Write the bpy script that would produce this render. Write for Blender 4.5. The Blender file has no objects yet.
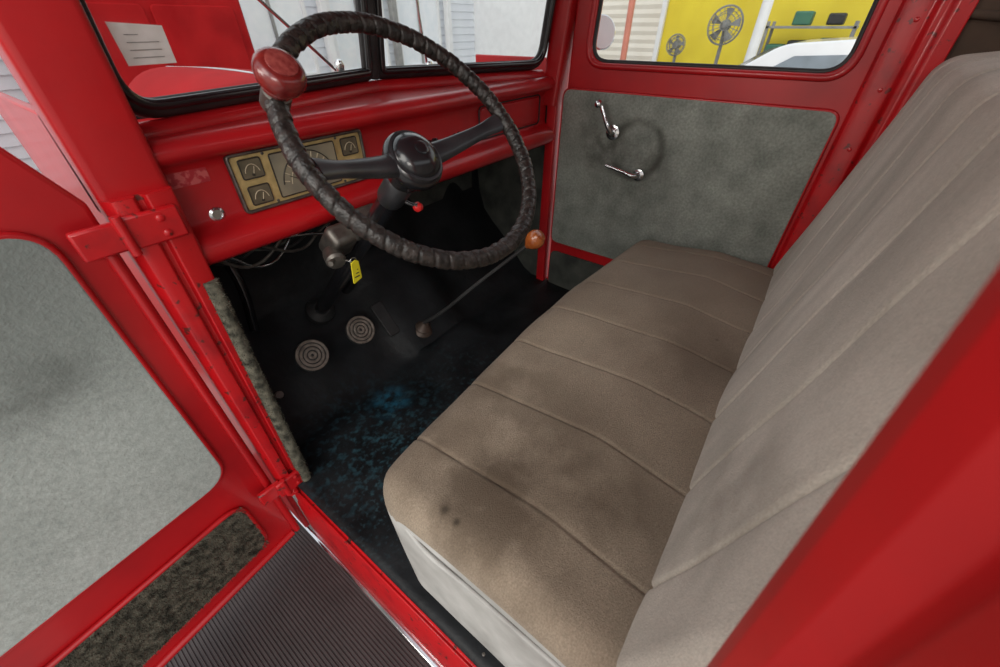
import bpy, bmesh, math, random
from mathutils import Vector, Matrix
random.seed(7)
ZO=1.65   # camera-height datum above the ground
sc=bpy.context.scene
sc.view_settings.view_transform='Standard'
COL=sc.collection

# ------------------------------------------------------------ materials
def _mat(name):
    m=bpy.data.materials.new(name); m.use_nodes=True
    nt=m.node_tree; b=nt.nodes['Principled BSDF']
    return m,nt,b
def _n(nt,t,**kw):
    n=nt.nodes.new(t)
    for k,v in kw.items():
        if k in n.inputs: n.inputs[k].default_value=v
        else: setattr(n,k,v)
    return n
def mat(name,c1,c2=None,scale=8,rough=.5,metal=0,coat=0,bump=0,bscale=200,sheen=0,detail=4,lo=.35,hi=.65,stretch=(1,1,1),spec=None,rough2=None,bdist=.002,fine=None,fscale=260):
    m,nt,b=_mat(name)
    b.inputs['Roughness'].default_value=rough
    b.inputs['Metallic'].default_value=metal
    b.inputs['Coat Weight'].default_value=coat
    b.inputs['Coat Roughness'].default_value=.12
    b.inputs['Sheen Weight'].default_value=sheen
    if spec is not None: b.inputs['Specular IOR Level'].default_value=spec
    tc=_n(nt,'ShaderNodeTexCoord')
    mp=_n(nt,'ShaderNodeMapping'); mp.inputs['Scale'].default_value=stretch
    nt.links.new(tc.outputs['Object'],mp.inputs['Vector'])
    c2=c2 or tuple(x*.85 for x in c1)
    nz=_n(nt,'ShaderNodeTexNoise'); nz.inputs['Scale'].default_value=scale; nz.inputs['Detail'].default_value=detail
    nt.links.new(mp.outputs[0],nz.inputs['Vector'])
    cr=_n(nt,'ShaderNodeValToRGB')
    cr.color_ramp.elements[0].position=lo; cr.color_ramp.elements[1].position=hi
    cr.color_ramp.elements[0].color=(*c1,1); cr.color_ramp.elements[1].color=(*c2,1)
    nt.links.new(nz.outputs['Fac'],cr.inputs[0]); src=cr.outputs[0]
    if fine:
        n3=_n(nt,'ShaderNodeTexNoise'); n3.inputs['Scale'].default_value=fscale; n3.inputs['Detail'].default_value=3
        nt.links.new(mp.outputs[0],n3.inputs['Vector'])
        r3=_n(nt,'ShaderNodeMapRange'); r3.inputs['From Min'].default_value=.3; r3.inputs['From Max'].default_value=.7
        r3.inputs['To Min'].default_value=1-fine; r3.inputs['To Max'].default_value=1+fine
        nt.links.new(n3.outputs['Fac'],r3.inputs['Value'])
        vm=_n(nt,'ShaderNodeVectorMath',operation='SCALE'); nt.links.new(src,vm.inputs[0]); nt.links.new(r3.outputs[0],vm.inputs['Scale'])
        src=vm.outputs[0]
    nt.links.new(src,b.inputs['Base Color'])
    if rough2 is not None:
        mr=_n(nt,'ShaderNodeMapRange'); mr.inputs['To Min'].default_value=rough; mr.inputs['To Max'].default_value=rough2
        nt.links.new(nz.outputs['Fac'],mr.inputs['Value']); nt.links.new(mr.outputs[0],b.inputs['Roughness'])
    if bump>0:
        n2=_n(nt,'ShaderNodeTexNoise'); n2.inputs['Scale'].default_value=bscale; n2.inputs['Detail'].default_value=3
        nt.links.new(tc.outputs['Object'],n2.inputs['Vector'])
        bp=_n(nt,'ShaderNodeBump'); bp.inputs['Strength'].default_value=bump; bp.inputs['Distance'].default_value=bdist
        nt.links.new(n2.outputs['Fac'],bp.inputs['Height']); nt.links.new(bp.outputs[0],b.inputs['Normal'])
    return m

def add_spot(m,center,radius,color,power=1.0,ring=None,noise=None,nlo=.42,nhi=.62,sq=(1,1,1)):
    """local patch for wear, soil and plain tints: mixes colour around a point in object space"""
    nt=m.node_tree; b=nt.nodes['Principled BSDF']
    src=b.inputs['Base Color'].links[0].from_socket
    tc=_n(nt,'ShaderNodeTexCoord')
    mp=_n(nt,'ShaderNodeVectorMath',operation='SUBTRACT'); mp.inputs[1].default_value=center
    nt.links.new(tc.outputs['Object'],mp.inputs[0])
    ml=_n(nt,'ShaderNodeVectorMath',operation='MULTIPLY'); ml.inputs[1].default_value=sq
    nt.links.new(mp.outputs[0],ml.inputs[0])
    vs=_n(nt,'ShaderNodeVectorMath',operation='LENGTH')
    nt.links.new(ml.outputs[0],vs.inputs[0])
    cr=_n(nt,'ShaderNodeMapRange'); cr.interpolation_type='SMOOTHSTEP'
    if ring:
        s=_n(nt,'ShaderNodeMath',operation='SUBTRACT'); s.inputs[1].default_value=radius
        a=_n(nt,'ShaderNodeMath',operation='ABSOLUTE')
        nt.links.new(vs.outputs['Value'],s.inputs[0]); nt.links.new(s.outputs[0],a.inputs[0])
        nt.links.new(a.outputs[0],cr.inputs['Value']); cr.inputs['From Max'].default_value=ring
    else:
        nt.links.new(vs.outputs['Value'],cr.inputs['Value']); cr.inputs['From Max'].default_value=radius
    cr.inputs['From Min'].default_value=0
    cr.inputs['To Min'].default_value=power; cr.inputs['To Max'].default_value=0
    fac=cr.outputs[0]
    if noise:
        nz=_n(nt,'ShaderNodeTexNoise'); nz.inputs['Scale'].default_value=noise; nz.inputs['Detail'].default_value=6
        nt.links.new(tc.outputs['Object'],nz.inputs['Vector'])
        r=_n(nt,'ShaderNodeMapRange'); r.inputs['From Min'].default_value=nlo; r.inputs['From Max'].default_value=nhi
        nt.links.new(nz.outputs['Fac'],r.inputs['Value'])
        mu=_n(nt,'ShaderNodeMath',operation='MULTIPLY'); nt.links.new(fac,mu.inputs[0]); nt.links.new(r.outputs[0],mu.inputs[1]); fac=mu.outputs[0]
    mx=_n(nt,'ShaderNodeMix',data_type='RGBA')
    nt.links.new(fac,mx.inputs[0]); nt.links.new(src,mx.inputs[6]); mx.inputs[7].default_value=(*color,1)
    nt.links.new(mx.outputs[2],b.inputs['Base Color'])

def mat_glass(name,tint=(.95,.97,.96)):
    m,nt,b=_mat(name); nt.nodes.remove(b)
    out=nt.nodes['Material Output']
    tr=_n(nt,'ShaderNodeBsdfTransparent'); tr.inputs[0].default_value=(*tint,1)
    gl=_n(nt,'ShaderNodeBsdfGlossy'); gl.inputs['Roughness'].default_value=.02
    fr=_n(nt,'ShaderNodeFresnel'); fr.inputs[0].default_value=1.22
    mx=_n(nt,'ShaderNodeMixShader')
    nt.links.new(fr.outputs[0],mx.inputs[0]); nt.links.new(tr.outputs[0],mx.inputs[1]); nt.links.new(gl.outputs[0],mx.inputs[2])
    nt.links.new(mx.outputs[0],out.inputs[0]); return m

RED=mat('red_paint',(.53,.006,.010),(.38,.004,.008),scale=5,rough=.36,coat=.35,bump=.10,bscale=60,rough2=.50)
REDM=mat('red_paint_jamb',(.52,.005,.006),(.38,.003,.005),scale=5,rough=.5,coat=.08,rough2=.6)
REDX=mat('red_paint_outside',(.40,.012,.014),(.30,.008,.010),scale=4,rough=.65,spec=.06)
REDW=mat('red_paint_worn',(.53,.006,.010),(.24,.004,.008),scale=16,rough=.38,coat=.3,bump=.18,bscale=90,lo=.5,hi=.85,detail=7)
add_spot(REDW,(.14,.3,-1.0),6.0,(.05,.02,.015),.9,noise=55,nlo=.62,nhi=.67)
SEAT=mat('brown_velour',(.315,.258,.195),(.205,.162,.120),scale=4.5,rough=1,bump=.7,bscale=520,sheen=.08,lo=.3,hi=.7,detail=9,stretch=(1,1.3,1),spec=.1,fine=.20,fscale=330)
BACK=mat('grey_velour',(.58,.53,.46),(.36,.325,.275),scale=5,rough=1,bump=.6,bscale=520,sheen=.15,lo=.3,hi=.72,detail=9,stretch=(2.2,1,.7),spec=.1,fine=.15,fscale=300)
VINYL=mat('pale_vinyl',(.48,.48,.46),(.28,.275,.26),scale=9,rough=.75,bump=.3,bscale=150,detail=8)
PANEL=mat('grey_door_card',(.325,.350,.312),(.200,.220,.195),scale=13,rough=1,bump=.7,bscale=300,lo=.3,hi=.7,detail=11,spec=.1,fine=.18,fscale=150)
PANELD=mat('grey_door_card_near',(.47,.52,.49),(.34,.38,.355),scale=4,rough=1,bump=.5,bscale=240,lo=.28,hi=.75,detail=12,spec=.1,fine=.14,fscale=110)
add_spot(PANEL,(1.40,.485,-.33),.085,(.06,.06,.05),.8,ring=.024,noise=10,nlo=.25,nhi=.55)
add_spot(PANEL,(1.40,.60,-.33),.14,(.08,.08,.07),.75,noise=22,nlo=.35)
add_spot(PANEL,(1.40,.42,-.36),.12,(.08,.08,.07),.6,noise=18,nlo=.35)
add_spot(PANEL,(1.40,.40,-.72),.40,(.17,.19,.17),.5,sq=(1,1,3))
add_spot(PANELD,(-.15,.78,-.20),.42,(.15,.17,.16),.85,sq=(.7,1,1))  # card colour darkened towards its top edge
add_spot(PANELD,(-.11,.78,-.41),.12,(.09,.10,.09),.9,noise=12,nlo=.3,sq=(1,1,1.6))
add_spot(SEAT,(.28,.20,-.58),.28,(.080,.058,.040),.85,noise=11,nlo=.4,nhi=.6)
add_spot(SEAT,(.35,.06,-.58),.20,(.085,.062,.044),.75,noise=8,nlo=.35)
add_spot(SEAT,(.45,.36,-.58),.30,(.135,.102,.072),.7,noise=9)
add_spot(SEAT,(.75,.05,-.58),.30,(.15,.115,.085),.6,noise=8)
add_spot(SEAT,(1.2,.1,-.58),.40,(.31,.26,.205),.5)
for p_,r_ in (((.190,.250,-.58),.014),((.186,.222,-.58),.010),((.215,.285,-.58),.007),((.88,.02,-.58),.008),((.62,.05,-.58),.006)):
    add_spot(SEAT,p_,r_,(.02,.016,.012),.85)
add_spot(BACK,(.35,-.05,-.45),.24,(.23,.20,.16),.7,noise=9)
add_spot(BACK,(.24,-.045,-.515),.010,(.02,.02,.02),.9)
add_spot(BACK,(.25,-.050,-.50),.006,(.02,.02,.02),.9)
FUZZ=mat('carpet_fuzz',(.18,.17,.13),(.045,.045,.036),scale=60,rough=1,detail=6,bump=.6,bscale=300,spec=.1)
FLOORM=mat('black_floor_mat',(.005,.006,.007),(.013,.015,.017),scale=9,rough=.38,rough2=.65,bump=.5,bscale=38,detail=8,bdist=.004,spec=.28)
add_spot(FLOORM,(.465,.79,-.96),.09,(.02,.17,.28),.65,noise=34,nlo=.38,nhi=.62)  # blue patch mixed into the black mat colour
add_spot(FLOORM,(.36,.68,-.96),.34,(.03,.085,.11),.75,noise=52,nlo=.51,nhi=.66)
add_spot(FLOORM,(.33,.55,-.96),.30,(.04,.09,.11),.7,noise=95,nlo=.55,nhi=.66)
add_spot(FLOORM,(.70,.60,-.96),.35,(.03,.06,.07),.5,noise=60,nlo=.53,nhi=.66)
BLACK=mat('black_rubber',(.012,.012,.013),(.025,.025,.025),scale=30,rough=.5,bump=.2,bscale=200)
BLACKG=mat('black_gloss',(.010,.010,.012),(.016,.016,.018),rough=.24,coat=.4)
LEATHER=mat('wrap_leather',(.012,.011,.010),(.042,.034,.030),scale=90,rough=.36,bump=.9,bscale=130,bdist=.003,detail=8,lo=.4,hi=.7)
SPOKE=mat('spoke_dark',(.018,.020,.023),(.036,.038,.042),scale=20,rough=.38,coat=.2)
CHROME=mat('chrome',(.75,.75,.76),(.6,.6,.62),rough=.15,metal=1)
DULL=mat('dull_metal',(.20,.185,.165),(.11,.10,.09),scale=40,rough=.45,metal=.8)
GOLD=mat('gauge_gold',(.64,.48,.21),(.48,.35,.15),scale=60,rough=.45,metal=.25,detail=8)
GDARK=mat('gauge_face',(.20,.185,.14),(.32,.28,.19),scale=14,rough=.35)
GSMALL=mat('gauge_small',(.10,.085,.055),(.17,.14,.09),scale=30,rough=.4)
GRIM=mat('gauge_rim',(.035,.030,.022),rough=.4)
CREAM=mat('cream_mark',(.60,.52,.36),(.50,.43,.30),rough=.5)
KNOB=mat('knob_maroon',(.23,.022,.018),(.12,.010,.010),scale=50,rough=.25,coat=.5)
AMBER=mat('knob_amber',(.45,.13,.03),(.30,.07,.015),scale=40,rough=.2,coat=.6)
WHITE=mat('white_paint',(.82,.83,.84),(.76,.77,.78),rough=.5)
CARWH=mat('car_white',(.80,.81,.83),(.76,.77,.79),rough=.2,coat=.8)
PAPER=mat('paper_card',(.92,.92,.90),(.80,.80,.77),scale=40,rough=.8)
YELLOW=mat('yellow_wall',(.82,.66,.05),(.72,.56,.04),scale=2,rough=.8)
YTAG=mat('yellow_tag',(.85,.75,.03),(.8,.7,.02),rough=.5)
GREEN=mat('green_box',(.06,.20,.12),(.04,.15,.1),rough=.6)
GREYP=mat('grey_paint',(.30,.30,.29),(.2,.2,.2),rough=.6)
CONC=mat('concrete',(.42,.41,.39),(.28,.27,.26),scale=5,rough=.9,bump=.5,bscale=60,detail=9)
BROWN=mat('brown_headliner',(.085,.055,.038),(.055,.036,.026),scale=10,rough=.9)
KICK=mat('dark_kick_board',(.085,.090,.078),(.040,.044,.040),scale=12,rough=.85,bump=.4,bscale=120,detail=8,spec=.2)
DARKGL=mat('tinted_glass',(.22,.26,.30),(.16,.19,.22),rough=.08,coat=.5)
GLASS=mat_glass('window_glass')
DECAL=mat('faded_decal',(.55,.10,.10),(.40,.02,.03),scale=90,rough=.5,lo=.45,hi=.55)

# ------------------------------------------------------------ builders
ROOTS=[]
def reg(o,parent):
    COL.objects.link(o)
    if parent is not None: o.parent=parent
    else: ROOTS.append(o)
    return o
def empty(name,parent=None):
    o=bpy.data.objects.new(name,None); o.empty_display_size=.1
    return reg(o,parent)
def mesh(name,v,f,m,parent=None,smooth=True,bev=0,bseg=2,sharp=None,sub=0):
    me=bpy.data.meshes.new(name); me.from_pydata([tuple(p) for p in v],[],f); me.update()
    bm=bmesh.new(); bm.from_mesh(me); bmesh.ops.recalc_face_normals(bm,faces=bm.faces); bm.to_mesh(me); bm.free()
    ms=m if isinstance(m,(list,tuple)) else [m]
    for x in ms: me.materials.append(x)
    o=bpy.data.objects.new(name,me); reg(o,parent)
    if smooth:
        for p in me.polygons: p.use_smooth=True
        try: me.set_sharp_from_angle(angle=math.radians(sharp or 40))
        except Exception: pass
    if bev>0:
        b=o.modifiers.new('bev','BEVEL'); b.width=bev; b.segments=bseg; b.limit_method='ANGLE'; b.angle_limit=math.radians(30)
    if sub:
        s=o.modifiers.new('sub','SUBSURF'); s.levels=sub; s.render_levels=sub
    return o
def box(name,c,s,m,parent=None,bev=.003,rot=None,bseg=2):
    h=[x/2 for x in s]; v=[]
    for dx in(-1,1):
        for dy in(-1,1):
            for dz in(-1,1):
                p=Vector((dx*h[0],dy*h[1],dz*h[2]))
                if rot is not None: p=rot@p
                v.append(p+Vector(c))
    f=[(0,1,3,2),(4,6,7,5),(0,4,5,1),(2,3,7,6),(0,2,6,4),(1,5,7,3)]
    return mesh(name,v,f,m,parent,bev=bev,bseg=bseg)
def rpoly(pts,r,n=6):
    out=[]; N=len(pts); rs=r if isinstance(r,(list,tuple)) else [r]*N
    for i in range(N):
        p=Vector(pts[i]); a=Vector(pts[i-1]); b=Vector(pts[(i+1)%N])
        rr=rs[i]
        if rr<=0: out.append(tuple(p)); continue
        da=(a-p).normalized(); db=(b-p).normalized()
        ang=da.angle(db); t=min(rr/math.tan(ang/2),(a-p).length*.49,(b-p).length*.49)
        s=p+da*t; e=p+db*t
        for k in range(n+1):
            u=k/n
            q=s.lerp(p,u).lerp(p.lerp(e,u),u)
            out.append(tuple(q))
    return out
def extr(name,prof,fn,a,b,m,parent=None,bev=0,smooth=True,sharp=40):
    n=len(prof); v=[fn(p[0],p[1],a) for p in prof]+[fn(p[0],p[1],b) for p in prof]
    f=[(i,(i+1)%n,n+(i+1)%n,n+i) for i in range(n)]+[tuple(range(n)),tuple(range(n,2*n))]
    return mesh(name,v,f,m,parent,bev=bev,smooth=smooth,sharp=sharp)
fX=lambda u,v,w:(w,u,v)   # profile in YZ, extrude along X
fY=lambda u,v,w:(u,w,v)   # profile in XZ, extrude along Y
fZ=lambda u,v,w:(u,v,w)   # profile in XY, extrude along Z
def c2m(cu,name,m,parent,M=None):
    o=bpy.data.objects.new(name+'_c',cu); COL.objects.link(o)
    if M is not None: o.matrix_world=M
    bpy.context.view_layer.update()
    dg=bpy.context.evaluated_depsgraph_get()
    me=bpy.data.meshes.new_from_object(o.evaluated_get(dg))
    if M is not None: me.transform(M)
    bpy.data.objects.remove(o); bpy.data.curves.remove(cu)
    me.materials.clear(); me.materials.append(m); me.name=name
    for p in me.polygons: p.use_smooth=True
    try: me.set_sharp_from_angle(angle=math.radians(45))
    except Exception: pass
    q=bpy.data.objects.new(name,me); return reg(q,parent)
def plate(name,outer,holes,th,o,eu,ev,m,parent=None,bev=.004,bres=2):
    cu=bpy.data.curves.new(name,'CURVE'); cu.dimensions='2D'; cu.fill_mode='BOTH'
    cu.extrude=max(th/2-bev,0.0001); cu.bevel_depth=bev; cu.bevel_resolution=bres; cu.offset=-bev
    for loop in [outer]+list(holes):
        s=cu.splines.new('POLY'); s.points.add(len(loop)-1)
        for i,p in enumerate(loop): s.points[i].co=(p[0],p[1],0,1)
        s.use_cyclic_u=True
    eu=Vector(eu).normalized(); ev=Vector(ev).normalized(); w=eu.cross(ev)
    M=Matrix(((eu.x,ev.x,w.x,o[0]),(eu.y,ev.y,w.y,o[1]),(eu.z,ev.z,w.z,o[2]),(0,0,0,1)))
    return c2m(cu,name,m,parent,M)
def tube(name,pts,r,m,parent=None,cyc=False,smoothc=True,res=6,radii=None):
    cu=bpy.data.curves.new(name,'CURVE'); cu.dimensions='3D'; cu.bevel_depth=r; cu.bevel_resolution=4; cu.use_fill_caps=True
    if smoothc:
        s=cu.splines.new('BEZIER'); s.bezier_points.add(len(pts)-1)
        for i,p in enumerate(pts):
            b=s.bezier_points[i]; b.co=p; b.handle_left_type=b.handle_right_type='AUTO'
            if radii: b.radius=radii[i]
        s.resolution_u=res
    else:
        s=cu.splines.new('POLY'); s.points.add(len(pts)-1)
        for i,p in enumerate(pts):
            s.points[i].co=(*p,1)
            if radii: s.points[i].radius=radii[i]
    s.use_cyclic_u=cyc
    return c2m(cu,name,m,parent)
def lathe(name,prof,o,axis,m,parent=None,seg=32,sharp=35):
    ax=Vector(axis).normalized(); t=Vector((0,0,1)) if abs(ax.z)<.9 else Vector((1,0,0))
    e1=ax.cross(t).normalized(); e2=ax.cross(e1); o=Vector(o); v=[];f=[]
    for (r,h) in prof:
        for k in range(seg):
            a=2*math.pi*k/seg; v.append(o+ax*h+(e1*math.cos(a)+e2*math.sin(a))*max(r,1e-5))
    for i in range(len(prof)-1):
        for k in range(seg):
            k2=(k+1)%seg; f.append((i*seg+k,i*seg+k2,(i+1)*seg+k2,(i+1)*seg+k))
    f.append(tuple(range(seg))); f.append(tuple(range((len(prof)-1)*seg,len(prof)*seg)))
    return mesh(name,v,f,m,parent,sharp=sharp)
def rod(name,a,b,r,m,parent=None,seg=20):
    a=Vector(a); b=Vector(b); L=(b-a).length
    return lathe(name,[(r*.9,0),(r,r*.1),(r,L-r*.1),(r*.9,L)],a,b-a,m,parent,seg)
def fuzz(name,loopfn,n,ln,m,parent,w=.0018):
    v=[];f=[]
    for i in range(n):
        p,nr=loopfn(random.random(),random.random()); p=Vector(p); nr=Vector(nr)
        d=(nr+Vector([random.uniform(-.9,.9) for _ in range(3)])).normalized()
        s=Vector([random.uniform(-1,1) for _ in range(3)]).normalized()*w
        k=len(v); v+= [p-s,p+s,p+d*ln*random.uniform(.5,1.2)]; f.append((k,k+1,k+2))
    me=bpy.data.meshes.new(name); me.from_pydata([tuple(p) for p in v],[],f); me.materials.append(m)
    return reg(bpy.data.objects.new(name,me),parent)

# ================================================================= CAB BODY
cab=empty('pickup_truck_cab')
prof=[(-.30,-.96),(.2,-.96),(.55,-.96),(.80,-.96),(.88,-.957),(.93,-.93),(1.02,-.84),(1.12,-.745),(1.17,-.69),(1.20,-.60),(1.21,-.45),(1.21,-.14)]
rows=[]
for i in range(len(prof)-1):
    a=Vector(prof[i]);b=Vector(prof[i+1]); k=max(1,int((b-a).length/.02))
    for j in range(k): rows.append(a.lerp(b,j/k))
rows.append(Vector(prof[-1]))
NX=70; v=[];f=[]
for r in rows:
    for i in range(NX+1):
        x=.125+(1.43-.125)*i/NX
        w=min(1,max(0,(r.x-.60)/.35)); w=w*w*(3-2*w)
        h=.045*math.exp(-((x-.785)/.15)**4)*w*max(0,min(1,(-.35-r.y)/.2+.0))
        ny,nz=(0,1) if r.x<.9 else ((-.7,.7) if r.x<1.19 else (-1,0))
        wav=.004*math.sin(x*23+r.x*9)*math.sin(r.x*17)
        v.append((x,r.x+ny*(h+wav),r.y+nz*(h+wav)))
for j in range(len(rows)-1):
    for i in range(NX):
        a=j*(NX+1)+i; f.append((a,a+1,a+NX+2,a+NX+1))
o=mesh('floor_mat',v,f,FLOORM,cab); sm=o.modifiers.new('s','SOLIDIFY'); sm.thickness=.012; sm.offset=-1

# cowl sides + hinge pillars
hp=rpoly([(.098,.800),(.098,.835),(.190,.835),(.188,.786),(.150,.780),(.146,.790),(.138,.790),(.134,.778),(.108,.780)],[0,0,0,.006,.004,.002,.002,.004,.006],3)
def hpz(u,v_,w):
    t=(-.2-w)/.77
    return (u-.028*t*max(0,(u-.088)/.1),v_-.012*t,w)
v=[];f=[];N=len(hp);L=12
for k in range(L+1):
    z=-.20-(.78)*k/L
    for p in hp: v.append(hpz(p[0],p[1],z))
for k in range(L):
    for i in range(N): f.append((k*N+i,k*N+(i+1)%N,(k+1)*N+(i+1)%N,(k+1)*N+i))
f+= [tuple(range(N)),tuple(range(L*N,L*N+N))]
mesh('hinge_pillar_driver',v,f,REDW,cab,sharp=30)
box('cowl_side_outer_driver',(.105,1.04,-.66),(.014,.42,1.14),RED,cab)
box('cowl_side_outer_passenger',(1.475,1.02,-.66),(.014,.42,1.14),RED,cab)
box('kick_panel_driver',(.148,1.02,-.62),(.012,.37,.62),FUZZ,cab)
box('kick_panel_passenger',(1.425,1.02,-.56),(.012,.38,.80),KICK,cab)
box('firewall_pad',(1.12,1.195,-.40),(.50,.012,.36),KICK,cab,bev=.004)
def edgeP(z): 
    t=(-.2-z)/.77; return Vector((.178-.028*t,.788-.026*t,z))
tube('kick_carpet_edge',[edgeP(-.36-.6*k/8) for k in range(9)],.013,FUZZ,cab)
def lf(a,b):
    p=edgeP(-.36-.6*a); an=b*6.28; nr=Vector((math.cos(an),math.sin(an),0)); return p+nr*.011,nr
fuzz('kick_carpet_pile',lf,6000,.006,FUZZ,cab,w=.0011)
extr('hinge_pillar_passenger',rpoly([(1.395,.800),(1.395,.838),(1.47,.838),(1.47,.812),(1.43,.812),(1.43,.800)],.004,3),fZ,-.97,-.12,RED,cab,bev=0)
sill=[(.150,-.955),(.136,-.952),(.132,-.962),(.129,-.985),(.124,-.990),(.119,-.984),(.115,-.992),(.113,-1.05),(.109,-1.06),(.107,-1.265),(.15,-1.265)]
extr('door_sill_driver',sill,fY,-.12,.80,REDW,cab,bev=.002)
box('sill_tread_driver',(.146,.33,-.957),(.022,.86,.010),mat('tread_brown',(.05,.03,.022),(.02,.015,.012),scale=30,rough=.5,metal=.4),cab,bev=.003)
for k in range(6):
    lathe('sill_screw_%d'%k,[(.005,0),(.005,.001),(.003,.002)],(.146,.02+.13*k,-.952),(0,0,1),DULL,cab,12)
extr('door_sill_passenger',[(1.41,-.955),(1.46,-.955),(1.475,-1.25),(1.41,-1.25)],fY,-.12,.83,RED,cab,bev=.004)
# driver B pillar (close to the lens)
def bp(u,v_,w): return (u,v_+.088*w,w)
bprof=rpoly([(.150,-.050),(.150,-.30),(.012,-.30),(.012,-.060),(.030,-.052),(.080,-.052),(.088,-.062),(.104,-.062),(.112,-.050),(.128,-.043),(.146,-.043)],[.004,0,0,.004,.004,.004,.003,.003,.004,.004,.004],4)
v=[];f=[];N=len(bprof);L=10
for k in range(L+1):
    z=.42-(1.40)*k/L
    for p in bprof: v.append(bp(p[0],p[1],z))
for k in range(L):
    for i in range(N): f.append((k*N+i,k*N+(i+1)%N,(k+1)*N+(i+1)%N,(k+1)*N+i))
f+= [tuple(range(N)),tuple(range(L*N,L*N+N))]
mesh('rear_pillar_driver',v,f,REDM,cab)
# passenger rear pillar
extr('rear_pillar_passenger',[(1.405,-.035),(1.40,-.050),(1.40,-.085),(1.41,-.095),(1.41,-.110),(1.40,-.120),(1.40,-.150),(1.47,-.150),(1.47,-.020),(1.43,-.020),(1.42,-.028)],fZ,-.97,.42,REDW,cab,bev=.003)
for k in range(4):
    lathe('pillar_bolt_%d'%k,[(.005,0),(.004,.002),(.001,.003)],(1.40,-.068,-.25+.13*k),(-1,0,0),REDW,cab,12)
box('quarter_panel_passenger',(1.435,-.24,-.25),(.02,.20,1.40),BROWN,cab)
box('rear_wall',(.785,-.345,-.42),(1.36,.02,1.10),BROWN,cab)
box('rear_wall_upper',(.785,-.345,.38),(1.36,.02,.10),BROWN,cab)
tube('quarter_trim',[(1.42,-.14,.02),(1.42,-.24,.01),(1.42,-.33,0)],.008,BROWN,cab)
v=[];f=[];nx,ny=16,14
for j in range(ny+1):
    for i in range(nx+1):
        a=i/nx;b=j/ny
        x=.06+1.45*a; y=-.36+1.22*b
        v.append((x,y,.42+.08*(1-(2*a-1)**4)*(1-(2*b-1)**4)))
for j in range(ny):
    for i in range(nx):
        k=j*(nx+1)+i; f.append((k,k+1,k+nx+2,k+nx+1))
o=mesh('roof',v,f,RED,cab); sm=o.modifiers.new('s','SOLIDIFY'); sm.thickness=.02
def apil(name,x0,x1):
    pr=rpoly([(x0,.795),(x1,.795),(x1,.86),(x0,.86)],.012,4)
    N=len(pr);v=[];f=[];L=8
    for k in range(L+1):
        z=-.225+.655*k/L
        for p in pr: v.append((p[0],p[1]-.11*(z+.17),z))
    for k in range(L):
        for i in range(N): f.append((k*N+i,k*N+(i+1)%N,(k+1)*N+(i+1)%N,(k+1)*N+i))
    f+= [tuple(range(N)),tuple(range(L*N,L*N+N))]
    mesh(name,v,f,RED,cab)
apil('windscreen_pillar_driver',.098,.190)
apil('windscreen_pillar_passenger',1.385,1.475)

# ================================================================= WINDSHIELD + DASH
ws=empty('windshield'); dash=empty('dashboard')
CX=.785
def wpt(s,z,side):
    x=.192+(.770-.192)*s; y=.865+.150*s-.16*(z+.11)
    if side<0: x=2*CX-x
    return Vector((x,y,z))
for side,nm in((1,'driver'),(-1,'passenger')):
    lp=[]
    for q in rpoly([(0,-.105),(.578,-.100),(.578,.33),(0,.31)],[.055,.012,.012,.05],8):
        lp.append(wpt(q[0]/.578,q[1],side))
    n=len(lp)
    mesh('pane_'+nm,lp,[tuple(range(n))],GLASS,ws,smooth=False)
    tube('gasket_'+nm,lp,.015,BLACK,ws,cyc=True,smoothc=False)
    ctr=sum(lp,Vector())/n
    g2=[p+(ctr-p).normalized()*.008+Vector((0,-.014,0)) for p in lp]
    tube('gasket_lip_'+nm,g2,.008,BLACKG,ws,cyc=True,smoothc=False)
    a=wpt(0,-.138,side)+Vector((-.0,-.01,0)); b=wpt(1.02,-.133,side)+Vector((0,-.01,0))
    tube('windscreen_garnish_'+nm,[a,a.lerp(b,.5),b],.019,RED,cab)
tube('centre_divider',[(CX,1.012,-.11),(CX,.985,.05),(CX,.94,.34)],.015,BLACK,ws)
for side in(1,-1):
    a=wpt(0,.35,side); b=wpt(1.02,.37,side); tube('header_%d'%(side+1),[a,b],.035,RED,cab,smoothc=False)
def onglass(x,z,off=-.024):
    s=(x-.192)/.578; p=wpt(s,z,1); p.y+=off; return p
pc=[onglass(.217,.004),onglass(.288,.000),onglass(.290,-.046),onglass(.222,-.046)]
card_o=mesh('inspection_card',pc,[(0,1,2,3)],PAPER,None,smooth=False)
s_=card_o.modifiers.new('s','SOLIDIFY'); s_.thickness=.001
for k in range(4):
    a=onglass(.232,-.010-.009*k,-.0255); b=onglass(.275 if k else .25,-.010-.009*k,-.0255)
    tube('card_line_%d'%k,[a,b],.0004,GREYP,card_o,smoothc=False)

# wipers outside
for nm,p0,p1 in(('windshield_wiper',(.70,1.035,-.095),(.47,.985,.085)),('windshield_wiper.001',(.995,1.02,-.11),(.945,.99,.085))):
    w=empty(nm); base=Vector(p0); tip=Vector(p1)
    lathe('pivot',[(.012,0),(.012,.02),(.006,.03)],base,(0,-.3,1),CHROME,w,16)
    rod('arm',base,tip,.0035,CHROME,w,10)
    rod('blade',tip+Vector((-.03,-.006,-.03)),tip+Vector((.10,.01,.13)),.004,BLACK,w,10)

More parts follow.
